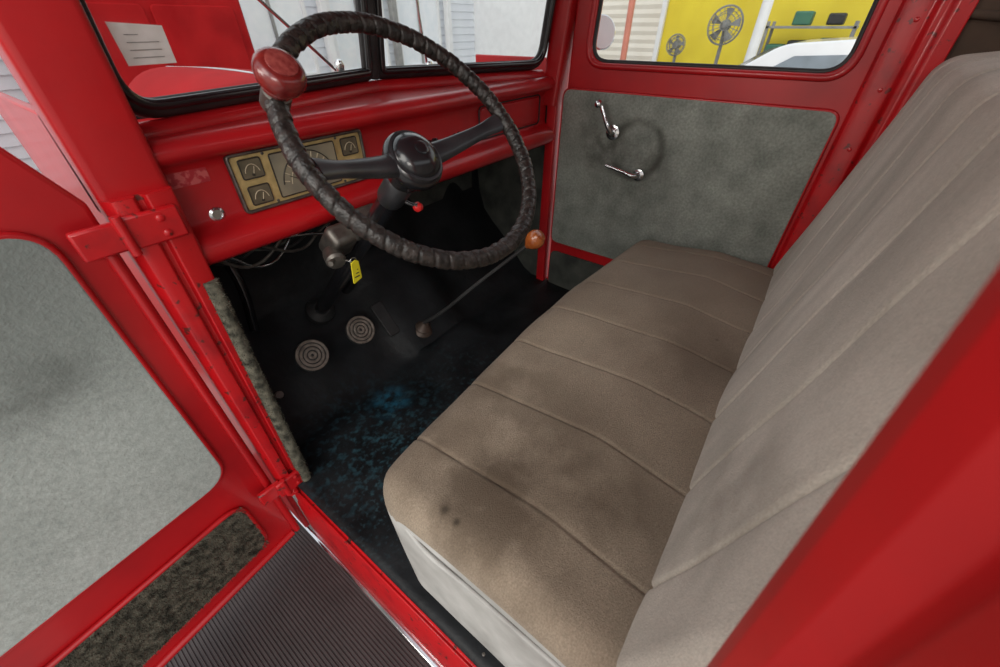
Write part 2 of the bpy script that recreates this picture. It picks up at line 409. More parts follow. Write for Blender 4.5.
dp=[(1.00,-.150),(.86,-.142),(.838,-.137),(.820,-.140),(.808,-.150),(.805,-.162),(.813,-.173),(.832,-.179),(.843,-.187),(.846,-.200),(.846,-.280),(.838,-.290),(.818,-.296),(.804,-.306),(.799,-.322),(.803,-.338),(.815,-.348),(.835,-.350),(.836,-.338),(.870,-.30),(.870,-.19),(.90,-.165),(1.00,-.165)]
extr('dash_shell',dp,fX,.186,1.40,RED,dash,sharp=60)
tp=[(.186,.84),(.186,.88),(.785,1.04),(1.385,.88),(1.385,.84)]
extr('dash_top',tp,fZ,-.155,-.139,RED,dash)
plate('glovebox_lid',rpoly([(1.02,-.272),(1.345,-.272),(1.345,-.195),(1.02,-.195)],.014),[],.008,(0,.845,0),(1,0,0),(0,0,1),RED,dash,bev=.003)
tube('glovebox_seam',[(p[0],.8425,p[1]) for p in rpoly([(1.014,-.278),(1.351,-.278),(1.351,-.189),(1.014,-.189)],.016)],.0022,BLACK,dash,cyc=True,smoothc=False)
lathe('glovebox_knob',[(.006,0),(.006,.006),(.010,.010),(.010,.016),(.004,.019)],(1.06,.842,-.232),(0,-1,0),CHROME,dash,20)
for x in(.70,.80,.90):
    lathe('dash_pull_%d'%int(x*100),[(.004,0),(.004,.014),(.011,.018),(.011,.026),(.005,.031)],(x,.842,-.245),(0,-1,0),BLACKG,dash,20)
lathe('ignition_bezel',[(.013,0),(.013,.004),(.009,.006),(.009,.003),(.001,.003)],(.247,.846,-.275),(0,-1,0),CHROME,dash,24)
plate('data_decal',rpoly([(.200,-.218),(.262,-.218),(.262,-.192),(.200,-.192)],.002),[],.0016,(0,.8455,0),(1,0,0),(0,0,1),DECAL,dash,bev=.0003)
plate('dash_end_cap',rpoly([(.84,-.34),(.80,-.33),(.805,-.15),(.84,-.14)],.01),[],.006,(.187,0,0),(0,1,0),(0,0,1),RED,dash,bev=.002)
# instrument cluster (part of the dash)
cl=empty('instrument_cluster',dash)
X0,X1,Z0,Z1=.298,.582,-.286,-.184
plate('bezel',rpoly([(X0-.005,Z0-.003),(X1+.005,Z0-.003),(X1+.005,Z1+.003),(X0-.005,Z1+.003)],.010),[rpoly([(X0+.001,Z0+.003),(X1-.001,Z0+.003),(X1-.001,Z1-.003),(X0+.001,Z1-.003)],.006)],.012,(0,.838,0),(1,0,0),(0,0,1),DULL,cl,bev=.003)
plate('face_plate',rpoly([(X0,Z0),(X1,Z0),(X1,Z1),(X0,Z1)],.006),[],.006,(0,.841,0),(1,0,0),(0,0,1),GOLD,cl,bev=.001)
def g(name,xa,xb,za,zb,m,fr=True):
    plate(name,rpoly([(xa,za),(xb,za),(xb,zb),(xa,zb)],.004),[],.003,(0,.8365,0),(1,0,0),(0,0,1),m,cl,bev=.0008)
    if fr: tube(name+'_rim',[(p[0],.8355,p[1]) for p in rpoly([(xa,za),(xb,za),(xb,zb),(xa,zb)],.004)],.0014,GRIM,cl,cyc=True,smoothc=False)
g('speedometer',.370,.512,-.276,-.194,GDARK)
g('fuel_gauge',.312,.352,-.228,-.194,GSMALL); g('oil_gauge',.312,.352,-.276,-.242,GSMALL)
g('temp_gauge',.530,.570,-.228,-.194,GSMALL); g('amp_gauge',.530,.570,-.276,-.242,GSMALL)
def arc(name,cx,cz,rx,rz,a0,a1,r,m,y=.8345):
    tube(name,[(cx+rx*math.cos(math.radians(a0+(a1-a0)*k/12)),y,cz+rz*math.sin(math.radians(a0+(a1-a0)*k/12))) for k in range(13)],r,m,cl)
arc('speed_arc',.4415,-.262,.060,.062,8,172,.0011,GRIM); arc('speed_arc_inner',.4415,-.262,.043,.046,8,172,.0007,CREAM)
for k in range(11):
    a=math.radians(166-15.2*k); cx,cz=.4415,-.262
    rod('tick_%d'%k,(cx+.048*math.cos(a),.8345,cz+.050*math.sin(a)),(cx+.058*math.cos(a),.8345,cz+.060*math.sin(a)),.0010,CREAM,cl,6)
rod('speed_needle',(.4415,.834,-.262),(.398,.834,-.240),.0009,GRIM,cl,6)
lathe('speed_hub',[(.007,0),(.006,.003),(.001,.004)],(.4415,.835,-.262),(0,-1,0),GRIM,cl,16)
plate('odometer',rpoly([(.427,-.232),(.456,-.232),(.456,-.223),(.427,-.223)],.001),[],.002,(0,.8345,0),(1,0,0),(0,0,1),GRIM,cl,bev=.0003)
for i,(x,z) in enumerate([(.332,-.222),(.332,-.270),(.55,-.222),(.55,-.270)]):
    rod('small_needle_%d'%i,(x,.834,z),(x+.005,.834,z+.014),.0007,CREAM,cl,6)
    arc('small_arc_%d'%i,x,z,.014,.019,15,165,.0008,CREAM)
    lathe('small_hub_%d'%i,[(.003,0),(.002,.002),(.0005,.0022)],(x,.835,z),(0,-1,0),GRIM,cl,10)
for i,(x,z) in enumerate([(.361,-.19),(.521,-.19),(.361,-.28),(.521,-.28)]):
    lathe('screw_%d'%i,[(.003,0),(.003,.001),(.001,.002)],(x,.838,z),(0,-1,0),DULL,cl,10)
wi=empty('wiring_loom')
for k in range(7):
    y=.86+.03*random.random(); a=[(.19+.02*k,y,-.36),(.26+.03*k,y+.03,-.40-.015*(k%3)),(.38+.02*k,y+.05,-.36-.01*k),(.5+.05*k,y+.08,-.33)]
    tube('wire_%d'%k,a,.0035,[BLACK,DULL,CHROME,KICK][k%4],wi)

# ================================================================= STEERING
C=Vector((.479,.511,-.146)); A=math.radians(45)
e1=Vector((1,0,0)); e2=Vector((0,math.sin(A),math.cos(A))); nn=Vector((0,-math.cos(A),math.sin(A)))
sw=empty('steering_wheel'); R=.2125
MS,ms=1000,30; v=[];f=[]
for i in range(MS):
    t=2*math.pi*i/MS; ct,st=math.cos(t),math.sin(t); c=C+(e1*ct+e2*st)*R; rad=e1*ct+e2*st
    for j in range(ms):
        p=2*math.pi*j/ms
        tw=(t*56/ (2*math.pi)+p/(2*math.pi)*1.0)%1.0
        ridge=-.0022*math.exp(-((tw-.5)/.10)**2)+.0006*math.sin(tw*math.pi)
        lace=0
        d=abs(((p-math.pi+math.pi)%(2*math.pi))-math.pi)
        if d<.45: lace=.0014*math.cos(d*3.4)*(1 if int(t*112/(2*math.pi))%2 else -.3)
        rr=.0136+ridge+lace+.0004*math.sin(t*17+p*3)
        v.append(c+(rad*math.cos(p)+nn*math.sin(p))*rr)
for i in range(MS):
    for j in range(ms):
        i2=(i+1)%MS;j2=(j+1)%ms; f.append((i*ms+j,i2*ms+j,i2*ms+j2,i*ms+j2))
mesh('rim',v,f,LEATHER,sw,sharp=80)
HB=C-nn*.052
for sgn,nm in((1,'spoke_a'),(-1,'spoke_b')):
    L=14; v=[];f=[];S=14
    for k in range(L+1):
        u=k/L; r=.030+(.196-.030)*u
        lift=.052*(u**1.4)*.96
        hw=.022*(1-u)+.011*u+.006*math.exp(-((u-1)/.15)**2); hh=.012*(1-u)+.0065*u
        cc=HB+e1*sgn*r+nn*lift
        for j in range(S):
            a=2*math.pi*j/S; v.append(cc+e2*hw*math.cos(a)+nn*hh*math.sin(a))
    for k in range(L):
        for j in range(S): f.append((k*S+j,k*S+(j+1)%S,(k+1)*S+(j+1)%S,(k+1)*S+j))
    f+=[tuple(range(S)),tuple(range(L*S,L*S+S))]
    mesh(nm,v,f,SPOKE,sw)
lathe('hub',[(.020,-.055),(.030,-.050),(.040,-.025),(.051,-.012),(.054,0),(.051,.010),(.046,.014),(.043,.013),(.041,.018),(.034,.026),(.022,.032),(.010,.0345),(.002,.035)],HB,nn,BLACKG,sw,48)
lathe('hub_ring',[(.046,.0135),(.048,.0145),(.044,.0155),(.042,.0140)],HB,nn,SPOKE,sw,48)
lathe('horn_button',[(.012,.034),(.012,.036),(.009,.0375),(.002,.038)],HB,nn,BLACKG,sw,32)
kn=empty('steering_spinner_knob',sw); t=math.radians(151); kc=C+(e1*math.cos(t)+e2*math.sin(t))*R
lathe('clamp',[(.0165,-.016),(.018,-.012),(.018,.010),(.012,.014),(.008,.016)],kc,nn,DULL,kn,24)
lathe('stem',[(.009,.014),(.009,.022),(.013,.026)],kc,nn,DULL,kn,20)
lathe('ball',[(.012,.016),(.020,.017),(.022,.022),(.020,.026),(.027,.029),(.0300,.037),(.029,.045),(.025,.051),(.018,.054)],kc,nn,KNOB,kn,36)
lathe('medallion',[(.018,.053),(.018,.0555),(.015,.0565),(.002,.057)],kc,nn,mat('medallion',(.32,.07,.06),(.18,.025,.025),scale=120,rough=.25,coat=.6),kn,30)
sc_=empty('steering_column')
rod('tube',HB-nn*.057,HB-nn*.80,.021,BLACKG,sc_,28)
lathe('collar',[(.024,0),(.027,.01),(.027,.05),(.022,.06)],HB-nn*.12,nn,SPOKE,sc_,28)
lathe('floor_grommet',[(.045,0),(.042,.015),(.025,.03)],HB-nn*.775,nn,BLACK,sc_,28)
tube('turn_lever',[HB-nn*.10,HB-nn*.10+e1*.020-e2*.03,HB-nn*.09+e1*.026-e2*.042],.004,BLACKG,sc_)
lathe('red_lever_tip',[(.003,0),(.008,.004),(.010,.010),(.007,.018),(.002,.021)],HB-nn*.095+e1*.020-e2*.040,(1,0,-.3),mat('red_plastic',(.7,.02,.02),rough=.3),sc_,20)
cm=HB-nn*.24
rotc=Matrix((tuple(e1),tuple(e2),tuple(nn))).transposed()
box('dash_bracket',cm+e2*.02,(.075,.055,.05),DULL,sc_,bev=.010,rot=rotc,bseg=4)
box('lock_housing',Vector((.425,.765,-.372)),(.064,.05,.084),DULL,sc_,bev=.014,rot=rotc,bseg=4)
lathe('lock_barrel',[(.019,0),(.021,.008),(.021,.030),(.016,.036),(.004,.037)],Vector((.398,.757,-.386)),(-.3,-.8,-.25),DULL,sc_,24)
rod('lock_toggle',(.393,.74,-.39),(.366,.715,-.388),.006,DULL,sc_,12)
kt=empty('key_tag')
rod('key_blade',(.401,.717,-.395),(.413,.712,-.401),.002,CHROME,kt,8)
tube('ring',[Vector((.415,.71,-.400))+Vector((math.cos(a)*.008,0,math.sin(a)*.008)) for a in [k*math.pi/6 for k in range(12)]],.0009,CHROME,kt,cyc=True)
plate('tag',rpoly([(-.012,-.055),(.014,-.050),(.012,-.006),(.004,0),(-.009,-.003)],.003),[],.0022,(.415,.708,-.398),(1,.15,0),(0,-.1,1),YTAG,kt,bev=.0005)
for k in range(4): box('tag_print_%d'%k,(.415,.7105,-.414-.008*k),(.014,.0012,.0022),BLACK,kt,bev=0)

# ================================================================= PEDALS
PRUB=mat('pedal_rubber',(.22,.18,.15),(.11,.09,.075),scale=60,rough=.6)
def pedal(nm,x,y,z,r=.046):
    e=empty(nm); n=Vector((0,-.80,.60)).normalized(); c=Vector((x,y,z))
    lathe('pad_body',[(r*.9,-.012),(r,-.008),(r,.002),(r*.93,.005)],c,n,BLACK,e,36)
    for q in (.97,.74,.50,.26):
        lathe('ring_%d'%int(q*100),[(r*q,.003),(r*q,.0085),(r*q-.003,.010),(r*q-.0075,.0085),(r*q-.0075,.003)],c,n,PRUB,e,36)
    tube('arm',[c-n*.01,c-n*.05+Vector((0,.0,-.03)),c+Vector((0,.10,-.075)),c+Vector((0,.17,-.075))],.010,BLACKG,e)
pedal('clutch_pedal',.345,.935,-.742); pedal('brake_pedal',.515,.945,-.760)
ac=empty('accelerator_pedal')
plate('spoon',rpoly([(-.022,-.08),(.022,-.08),(.028,.05),(-.02,.05)],.014),[],.010,(.64,1.00,-.80),(1,0,0),(0,.7,.7),BLACK,ac,bev=.003)
tube('rod',[(.64,1.01,-.79),(.64,1.06,-.78),(.64,1.12,-.72)],.005,DULL,ac)
ds=lathe('dimmer_switch',[(.020,0),(.020,.006),(.009,.010),(.009,.028),(.012,.030),(.011,.036),(.002,.037)],(.235,1.0,-.862),(0,-.7,.7),DULL,None,20)
gl=empty('gear_shift_lever')
base=Vector((.735,.925,-.905)); top=Vector((.805,.495,-.435))
lathe('retainer_plate',[(.060,-.02),(.060,.010),(.052,.016),(.045,.018)],base,(0,-.45,1),DULL,gl,32)
lathe('boot',[(.040,.010),(.036,.022),(.037,.028),(.028,.038),(.029,.044),(.020,.054),(.011,.070)],base,(top-base).normalized()+Vector((0,0,.7)),mat('boot_brown',(.13,.08,.06),(.07,.05,.04),rough=.5,metal=.3),gl,32)
tube('stick',[base+Vector((0,-.01,.05)),base.lerp(top,.2)+Vector((0,-.0,.02)),base.lerp(top,.6)+Vector((0,0,.012)),top],.0062,mat('stick_steel',(.10,.10,.10),(.06,.06,.06),rough=.4,metal=.5),gl,radii=[1.2,1,.85,.75])
lathe('knob',[(.008,-.030),(.012,-.024),(.021,-.012),(.025,.002),(.023,.014),(.016,.023),(.002,.027)],top,(top-base),AMBER,gl,32)
ht=empty('cab_heater_hose')
tube('hose_a',[(.62,1.19,-.35),(.60,1.12,-.50),(.61,1.08,-.66),(.60,1.14,-.74)],.016,BLACKG,ht)
tube('hose_b',[(.30,1.19,-.40),(.31,1.13,-.55),(.29,1.12,-.70)],.013,BLACKG,ht)

# ================================================================= BENCH SEAT
seat=empty('bench_seat')
def sweep(name,prof,x0,x1,Re,stitch,depth,mats,matfn,parent,step=.003,puff=.0012,amp=.0025,bow=None,sw_=.0032):
    n=len(prof); P=[Vector(p) for p in prof]
    cy=sum(p.x for p in P)/n; cz=sum(p.y for p in P)/n
    hy=(max(p.x for p in P)-min(p.x for p in P))/2; hz=(max(p.y for p in P)-min(p.y for p in P))/2
    area=sum(P[i].x*P[(i+1)%n].y-P[(i+1)%n].x*P[i].y for i in range(n)); sg=1 if area>0 else -1
    nm=[]
    for i in range(n):
        d=(P[(i+1)%n]-P[i-1]).normalized(); nm.append(Vector((d.y,-d.x))*sg)
    xs=[]; 
    for k in range(9): xs.append(x0+Re*(1-math.cos(k/8*math.pi/2)))
    x=x0+Re+step
    while x<x1-Re: xs.append(x); x+=step
    for k in range(8,-1,-1): xs.append(x1-Re*(1-math.cos(k/8*math.pi/2)))
    V=[];F=[]
    for x in xs:
        d=min(x-x0,x1-x); ins=0 if d>=Re else Re-math.sqrt(max(0,Re*Re-(Re-d)**2))
        for i in range(n):
            q=P[i]; wob=.003*math.sin(q.x*14+q.y*11)
            g=0; dm=9
            for s in stitch:
                dd=abs(x-s-wob); g+=math.exp(-(dd/sw_)**2); dm=min(dm,dd)
            pf=puff*min(1,dm/.05)**.5
            off=-depth*g+pf+amp*(math.sin(x*9+q.x*13+q.y*7)+.6*math.sin(x*23+q.x*31)*math.cos(q.y*17+x*5))
            by=bow(x,q) if bow else 0
            yy=cy+(q.x-cy)*(1-ins/hy)+nm[i].x*off+by; zz=cz+(q.y-cz)*(1-ins/hz)+nm[i].y*off
            V.append((x,yy,zz))
    for k in range(len(xs)-1):
        for i in range(n): F.append((k*n+i,k*n+(i+1)%n,(k+1)*n+(i+1)%n,(k+1)*n+i))
    F+=[tuple(range(n)),tuple(range((len(xs)-1)*n,len(xs)*n))]
    o=mesh(name,V,F,mats,parent,sharp=75)
    for p in o.data.polygons: p.material_index=matfn(p.center,p.normal)
    return o
def dens(pts,h=.012):
    out=[];N=len(pts)
    for i in range(N):
        a=Vector(pts[i]);b=Vector(pts[(i+1)%N]); k=max(1,int(round((b-a).length/h)))
        for j in range(k): out.append(tuple(a.lerp(b,j/k)))
    return out
ST=[.272,.445,.62,.795,.97,1.145,1.30]
cp=dens(rpoly([(.388,-.602),(.355,-.955),(-.12,-.955),(-.12,-.598),(.12,-.574)],[.05,.02,.02,.03,.2],8))
def bowf(x): 
    u=min(1,max(0,(x-.150)/1.235)); return .048*math.sin(math.pi*u)**.6
def cbow(x,q):
    if q.x<.15: return 0
    return min(1,(q.x-.15)/.15)*bowf(x)
sweep('cushion',cp,.150,1.385,.048,ST,.0036,[SEAT,VINYL],lambda c,n:1 if (c.z<-.655 or (c.x<.1502)) else 0,seat,bow=cbow,puff=.001,sw_=.0028)
pz=-.655
tube('cushion_piping',[(.149,-.05,pz+.004),(.147,.15,pz+.004),(.151,.30,pz)]+[(x,.383+bowf(x)-.004*(x<.2),pz) for x in (.19,.3,.5,.785,1.05,1.25,1.36)],.0035,VINYL,seat)
bpf=dens(rpoly([(-.034,-.615),(-.085,-.35),(-.140,-.055),(-.265,-.035),(-.300,-.50),(-.20,-.63)],[.03,.4,.05,.04,.05,.03],8))
sweep('backrest',bpf,.156,1.390,.030,[x+.01 for x in ST],.006,[BACK],lambda c,n:0,seat,puff=.003,amp=.003,sw_=.004)
tube('backrest_crease',[(.2,-.036,-.600),(.8,-.034,-.598),(1.38,-.036,-.600)],.005,BLACK,seat)

# ================================================================= DOORS
def build_door(name,o,eu,inward,front_cut):
    d=empty(name); o=Vector(o); eu=Vector(eu).normalized(); inward=Vector(inward).normalized(); ev=Vector((0,0,1))
    P=lambda u,z,t=0:o+eu*u+ev*z+inward*t
    if front_cut:
        outer=rpoly([(.005,-1.17),(.84,-1.17),(.84,.36),(.22,.36),(.055,-.10),(.005,-.20)],[.04,.05,.08,.05,.03,.02])
        win=rpoly([(.15,-.085),(.76,-.085),(.76,.29),(.28,.29)],[.03,.05,.06,.05])
    else:
        outer=rpoly([(.005,-1.12),(.835,-1.12),(.835,.36),(.035,.36)],[.03,.04,.05,.05])
        win=rpoly([(.100,-.092),(.785,-.092),(.785,.28),(.12,.28)],[.055,.055,.06,.06],8)
    plate('frame',outer,[win],.034,P(0,0,-.02),eu,ev,RED,d,bev=.008,bres=3)
    wb=[(u,z) for u,z in win]
    cxu=sum(p[0] for p in wb)/len(wb); cz=sum(p[1] for p in wb)/len(wb)
    tube('window_garnish',[P(cxu+(u-cxu)*1.035,cz+(z-cz)*1.06,-.002) for u,z in wb],.009,RED,d,cyc=True,smoothc=False)
    tube('window_channel',[P(u,z,-.012) for u,z in wb],.007,BLACK,d,cyc=True,smoothc=False)
    n=len(win); mesh('window_glass',[P(u,z,-.022) for u,z in win],[tuple(range(n))],GLASS,d,smooth=False)
    return d,P
pd,P=build_door('passenger_door',(1.415,.800,0),(0,-1,0),(-1,0,0),False)
card=rpoly([(.018,-.742),(.815,-.742),(.815,-.172),(.018,-.172)],.03,6)
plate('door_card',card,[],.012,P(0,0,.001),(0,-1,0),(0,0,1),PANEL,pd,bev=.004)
tube('card_edge',[P(u,z,.001) for u,z in card],.005,RED,pd,cyc=True,smoothc=False)
plate('lower_carpet',rpoly([(.02,-.97),(.808,-.97),(.808,-.785),(.02,-.785)],.03),[],.014,P(0,0,.0),(0,-1,0),(0,0,1),KICK,pd,bev=.004)
cb=Vector((1.402,.575,-.286))
lathe('crank_escutcheon',[(.024,0),(.023,.004),(.014,.007)],cb,(-1,0,0),CHROME,pd,28)
tube('crank_arm',[cb+Vector((-.008,0,0)),cb+Vector((-.020,.004,.008)),cb+Vector((-.028,.03,.055)),cb+Vector((-.03,.046,.086))],.0065,CHROME,pd,radii=[1.5,1.3,1,1])
lathe('crank_knob',[(.006,0),(.010,.004),(.012,.014),(.010,.024),(.003,.028)],cb+Vector((-.03,.046,.086)),(-1,0,0),CHROME,pd,20)
hb=Vector((1.402,.458,-.405))
lathe('handle_escutcheon',[(.020,0),(.019,.004),(.011,.007)],hb,(-1,0,0),CHROME,pd,28)
tube('handle_lever',[hb+Vector((-.008,0,0)),hb+Vector((-.026,.008,.001)),hb+Vector((-.03,.05,.010)),hb+Vector((-.03,.112,.020))],.0075,CHROME,pd,radii=[1.2,1.3,1.1,.8])
th=math.radians(6); du=Vector((-math.cos(th),-math.sin(th),0)); din=Vector((math.sin(th),-math.cos(th),0))
dd,D=build_door('driver_door',(.092,.800,0),du,din,True)
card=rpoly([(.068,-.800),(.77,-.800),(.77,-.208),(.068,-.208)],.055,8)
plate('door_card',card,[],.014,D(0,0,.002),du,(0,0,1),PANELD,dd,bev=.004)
tube('card_edge',[D(u,z,.003) for u,z in card],.006,RED,dd,cyc=True,smoothc=False)
low=rpoly([(.085,-1.095),(.77,-1.095),(.77,-.90),(.085,-.90)],.045,6)
plate('lower_carpet',low,[],.012,D(0,0,.002),du,(0,0,1),FUZZ,dd,bev=.003)
def lf2(a,b):
    u=.088+a*.68; z=-1.092+b*.189
    return D(u,z,.008),din
fuzz('lower_carpet_pile',lf2,26000,.008,FUZZ,dd,w=.0009)
tube('lower_carpet_edge',[D(u,z,.003) for u,z in low],.006,RED,dd,cyc=True,smoothc=False)
tube('door_edge_bead',[D(.018,-1.15,.002),D(.018,-.7,.002),D(.018,-.24,.002)],.008,RED,dd)
tube('drain_bead',[D(.03,-1.148,0),(D(.4,-1.148,0)),D(.82,-1.148,0)],.010,RED,dd)
for i,z in enumerate((-.245,-.925)):
    h=empty('door_hinge' if i==0 else 'door_hinge.001')
    box('leaf_pillar',(.140-.02*i,.776-.012*i,z),(.075,.012,.050),REDW,h,bev=.004)
    box('leaf_door',(.070,.775,z),(.055,.014,.044),REDW,h,bev=.004)
    rod('pin',(.100,.768-.008*i,z-.030),(.100,.768-.008*i,z+.030),.007,REDW,h)
    for k in(-1,1):
        lathe('bolt_%d'%k,[(.006,0),(.006,.002),(.003,.004)],(.150-.02*i,.770-.012*i,z+.012*k),(0,-1,0),REDW,h,12)

# ================================================================= RUNNING BOARD
rb=empty('running_board')
pr=[(.096,-1.275),(.096,-1.252)]
x=.092
while x>-.34:
    pr+=[(x,-1.252),(x-.001,-1.2495),(x-.005,-1.2495),(x-.006,-1.252)]; x-=.0085
pr+=[(-.35,-1.255),(-.365,-1.275)]
extr('rubber_mat',pr,fY,-.5,1.25,mat('board_rubber',(.060,.050,.050),(.045,.038,.038),rough=.6),rb,smooth=False)
extr('trim_strip',rpoly([(.096,-1.27),(.096,-1.247),(.107,-1.245),(.107,-1.27)],.002,2),fY,-.5,1.25,CHROME,rb)
extr('support',[(.105,-1.276),(-.36,-1.276),(-.36,-1.30),(.105,-1.30)],fY,-.5,1.25,RED,rb)

# ================================================================= HOOD / COWL
hd=empty('truck_hood')
v=[];f=[];NS=24;NL=20
for k in range(NL+1):
    u=k/NL; y=1.235+1.35*u; hw=.66-.30*u**1.2; zt=-.150+.02*math.sin(math.pi*u); dep=.50
    if u>.93: zt-=.25*((u-.93)/.07)**2
    for i in range(NS+1):
        a=-1+2*i/NS; v.append((CX+hw*a,y,zt-dep*abs(a)**2.6))
for k in range(NL):
    for i in range(NS):
        a=k*(NS+1)+i; f.append((a,a+1,a+NS+2,a+NS+1))
mesh('hood_skin',v,f,REDX,hd)
tube('centre_trim',[(CX,1.25,-.148),(CX,1.8,-.130),(CX,2.45,-.145)],.005,CHROME,hd)
extr('cowl_top',[(.20,.91),(.785,1.06),(1.37,.91),(1.40,1.26),(.17,1.26)],fZ,-.185,-.160,REDX,hd)
for sx,nm in((-1,'fender_l'),(1,'fender_r')):
    v=[];f=[]
    for k in range(17):
        a=math.pi*k/16; 
        for i in range(9):
            b=i/8; v.append((CX+sx*(.48+.36*b),1.95-.62*math.cos(a),-.80+.42*max(0,math.sin(a))**.7*(1-.35*b*b)-.25*b**3))
    for k in range(16):
        for i in range(8):
            q=k*9+i; f.append((q,q+1,q+10,q+9))
    mesh(nm,v,f,REDX,hd)
mr=empty('wing_mirror')
mc=Vector((1.66,.785,-.02))
lathe('shell',[(.002,-.03),(.03,-.024),(.052,-.008),(.054,0),(.050,.003)],mc,(-.60,-.75,.25),CHROME,mr,36)
lathe('glass',[(.050,.002),(.049,.004),(.001,.005)],mc,(-.60,-.75,.25),WHITE,mr,36)  # white paint stands in for the bright reflection in the mirror
tube('arm',[(1.47,.80,-.15),(1.56,.80,-.10),mc+Vector((.01,.01,-.01))],.006,CHROME,mr)

# ================================================================= SURROUNDINGS
G=-1.65
box('floor',(3.0,3.0,G-.05),(16,14,.10),CONC,None,bev=0)
SID=mat('white_siding',(.78,.81,.85),(.72,.75,.80),scale=3,rough=.6)
pr=[(7.6,G)]
z=G
while z<1.6: pr+=[(7.5,z),(7.485,z+.005),(7.50,z+.13)]; z+=.135
pr+=[(7.6,z)]
extr('wall_front',pr,fX,-4,9.0,SID,None,smooth=False)
for k,x in enumerate((3.2,4.9,6.4,7.9)):
    box('column_steel' if k==0 else 'column_steel.%03d'%k,(x,7.35,.0),(.12,.12,3.3),[GREYP,WHITE][k%2],None,bev=.01)
for k,x in enumerate((4.05,5.65,7.15)):
    e=empty('window_%d'%(k+1))
    plate('frame',rpoly([(-.6,-.8),(.6,-.8),(.6,.8),(-.6,.8)],.01,2),[rpoly([(-.54,-.74),(.54,-.74),(.54,.74),(-.54,.74)],.01,2)],.06,(x,7.46,.1),(1,0,0),(0,0,1),WHITE,e)
    box('pane',(x,7.47,.1),(1.1,.01,1.5),mat('pane_sky_%d'%k,(.78,.83,.88),(.85,.88,.92),rough=.1),e,bev=0)
    box('mullion',(x,7.45,.1),(.04,.04,1.5),GREYP,e,bev=0)
box('wall_right',(9.0,.05,-.05),(.12,6.0,3.2),YELLOW,None,bev=0)
box('wall_right_front',(9.0,6.0,-.05),(.12,5.9,3.2),WHITE,None,bev=0)
box('trim_1',(8.92,1.5,.62),(.04,9,.10),WHITE,None,bev=.005)
rd=empty('roll_up_door')
z=G+.01
pts=[(8.93,z)]
while z<1.0: pts+=[(8.90,z),(8.885,z+.06),(8.90,z+.12)]; z+=.125
pts+=[(8.93,z)]
extr('slats',pts,fY,3.1,4.9,mat('beige_slat',(.80,.76,.68),(.74,.69,.60),scale=2,rough=.6),rd,smooth=False)
for y in(3.06,4.94): box('jamb_%d'%int(y),(8.88,y,-.3),(.08,.08,2.68),WHITE,rd)
post=empty('bollard_post')
rod('shaft',(6.2,1.02,G),(6.2,1.02,1.6),.055,WHITE,post); lathe('foot',[(.14,0),(.14,.02),(.08,.03)],(6.2,1.02,G),(0,0,1),GREYP,post)
rp=empty('red_drain_pipe'); rod('shaft',(7.6,3.15,G),(7.6,3.15,1.4),.05,mat('salmon_pipe',(.70,.25,.18),rough=.6),rp); lathe('foot',[(.1,0),(.1,.02),(.07,.03)],(7.6,3.15,G),(0,0,1),GREYP,rp)
def fan(nm,c,r):
    e=empty(nm); c=Vector(c); ax=Vector((-1,-.1,0)).normalized(); s=ax.cross(Vector((0,0,1))).normalized(); up=Vector((0,0,1))
    for d,rr in((-.07,.75),(-.045,.95),(0,1),(.045,.95),(.075,.6),(.085,.25)):
        tube('ring_%d'%int(d*1000+500),[c+ax*d+(s*math.cos(a)+up*math.sin(a))*r*rr for a in [k*math.pi/10 for k in range(20)]],.005,GREYP,e,cyc=True)
    for k in range(20):
        a=2*math.pi*k/20; q=s*math.cos(a)+up*math.sin(a)
        tube('wire_%d'%k,[c+ax*.085+q*r*.2,c+ax*.06+q*r*.8,c+q*r,c-ax*.06+q*r*.8,c-ax*.07+q*r*.2],.0025,GREYP,e)
    lathe('motor',[(.02,-.2),(.06,-.18),(.07,-.08),(.04,-.02),(.04,.03),(.01,.05)],c,ax,GREYP,e)
    for k in range(5):
        a=2*math.pi*k/5+.4; v=[];f=[]
        for i in range(5):
            for j in range(5):
                rr=r*(.15+.72*i/4); aa=a+(-.30+.60*j/4)*(.6+.4*i/4); v.append(c+(s*math.cos(aa)+up*math.sin(aa))*rr+ax*(.03*(j/4-.5)*2))
        for i in range(4):
            for j in range(4): q=i*5+j; f.append((q,q+1,q+6,q+5))
        mesh('blade_%d'%k,v,f,GREYP,e)
    b=c-ax*.14
    rod('pole',(b.x,b.y,G+.02),(b.x,b.y,c.z),.025,GREYP,e); lathe('base',[(.26,0),(.26,.02),(.05,.05)],(b.x,b.y,G),(0,0,1),BLACK,e)
fan('pedestal_fan',(7.4,1.66,.0),.22)
fan('pedestal_fan.001',(8.4,2.58,-.26),.15)
sh=empty('storage_shelf')
for y in(.2,1.25):
    for x in(8.2,8.7): box('leg_%d_%d'%(int(x*10),int(y*10)),(x,y,-.80),(.04,.04,1.7),GREYP,sh)
for k,z in enumerate((-1.4,-.9,-.46,-.02)): box('board_%d'%k,(8.45,.72,z),(.54,1.1,.03),GREYP,sh)
for k,(y,z,w,h,m) in enumerate([(.4,-.29,.3,.30,GREEN),(.78,-.30,.3,.26,BLACK),(1.08,-.33,.22,.22,GREEN),(.45,.07,.2,.13,BLACK),(.85,.08,.22,.16,GREEN),(.5,-.7,.4,.32,BLACK),(1.0,-.72,.3,.3,CREAM)]):
    box('bin_%d'%k,(8.4,y,z),(.36,w,h),m,sh,bev=.02)
tc=empty('tool_chest'); box('body',(7.6,.62,-.95),(.5,.9,1.25),BLACK,tc,bev=.02)
for k in range(5): box('drawer_%d'%k,(7.34,.62,-1.4+.22*k),(.02,.82,.19),GREYP,tc); rod('pull_%d'%k,(7.31,.37,-1.34+.22*k),(7.31,.87,-1.34+.22*k),.01,CHROME,tc)
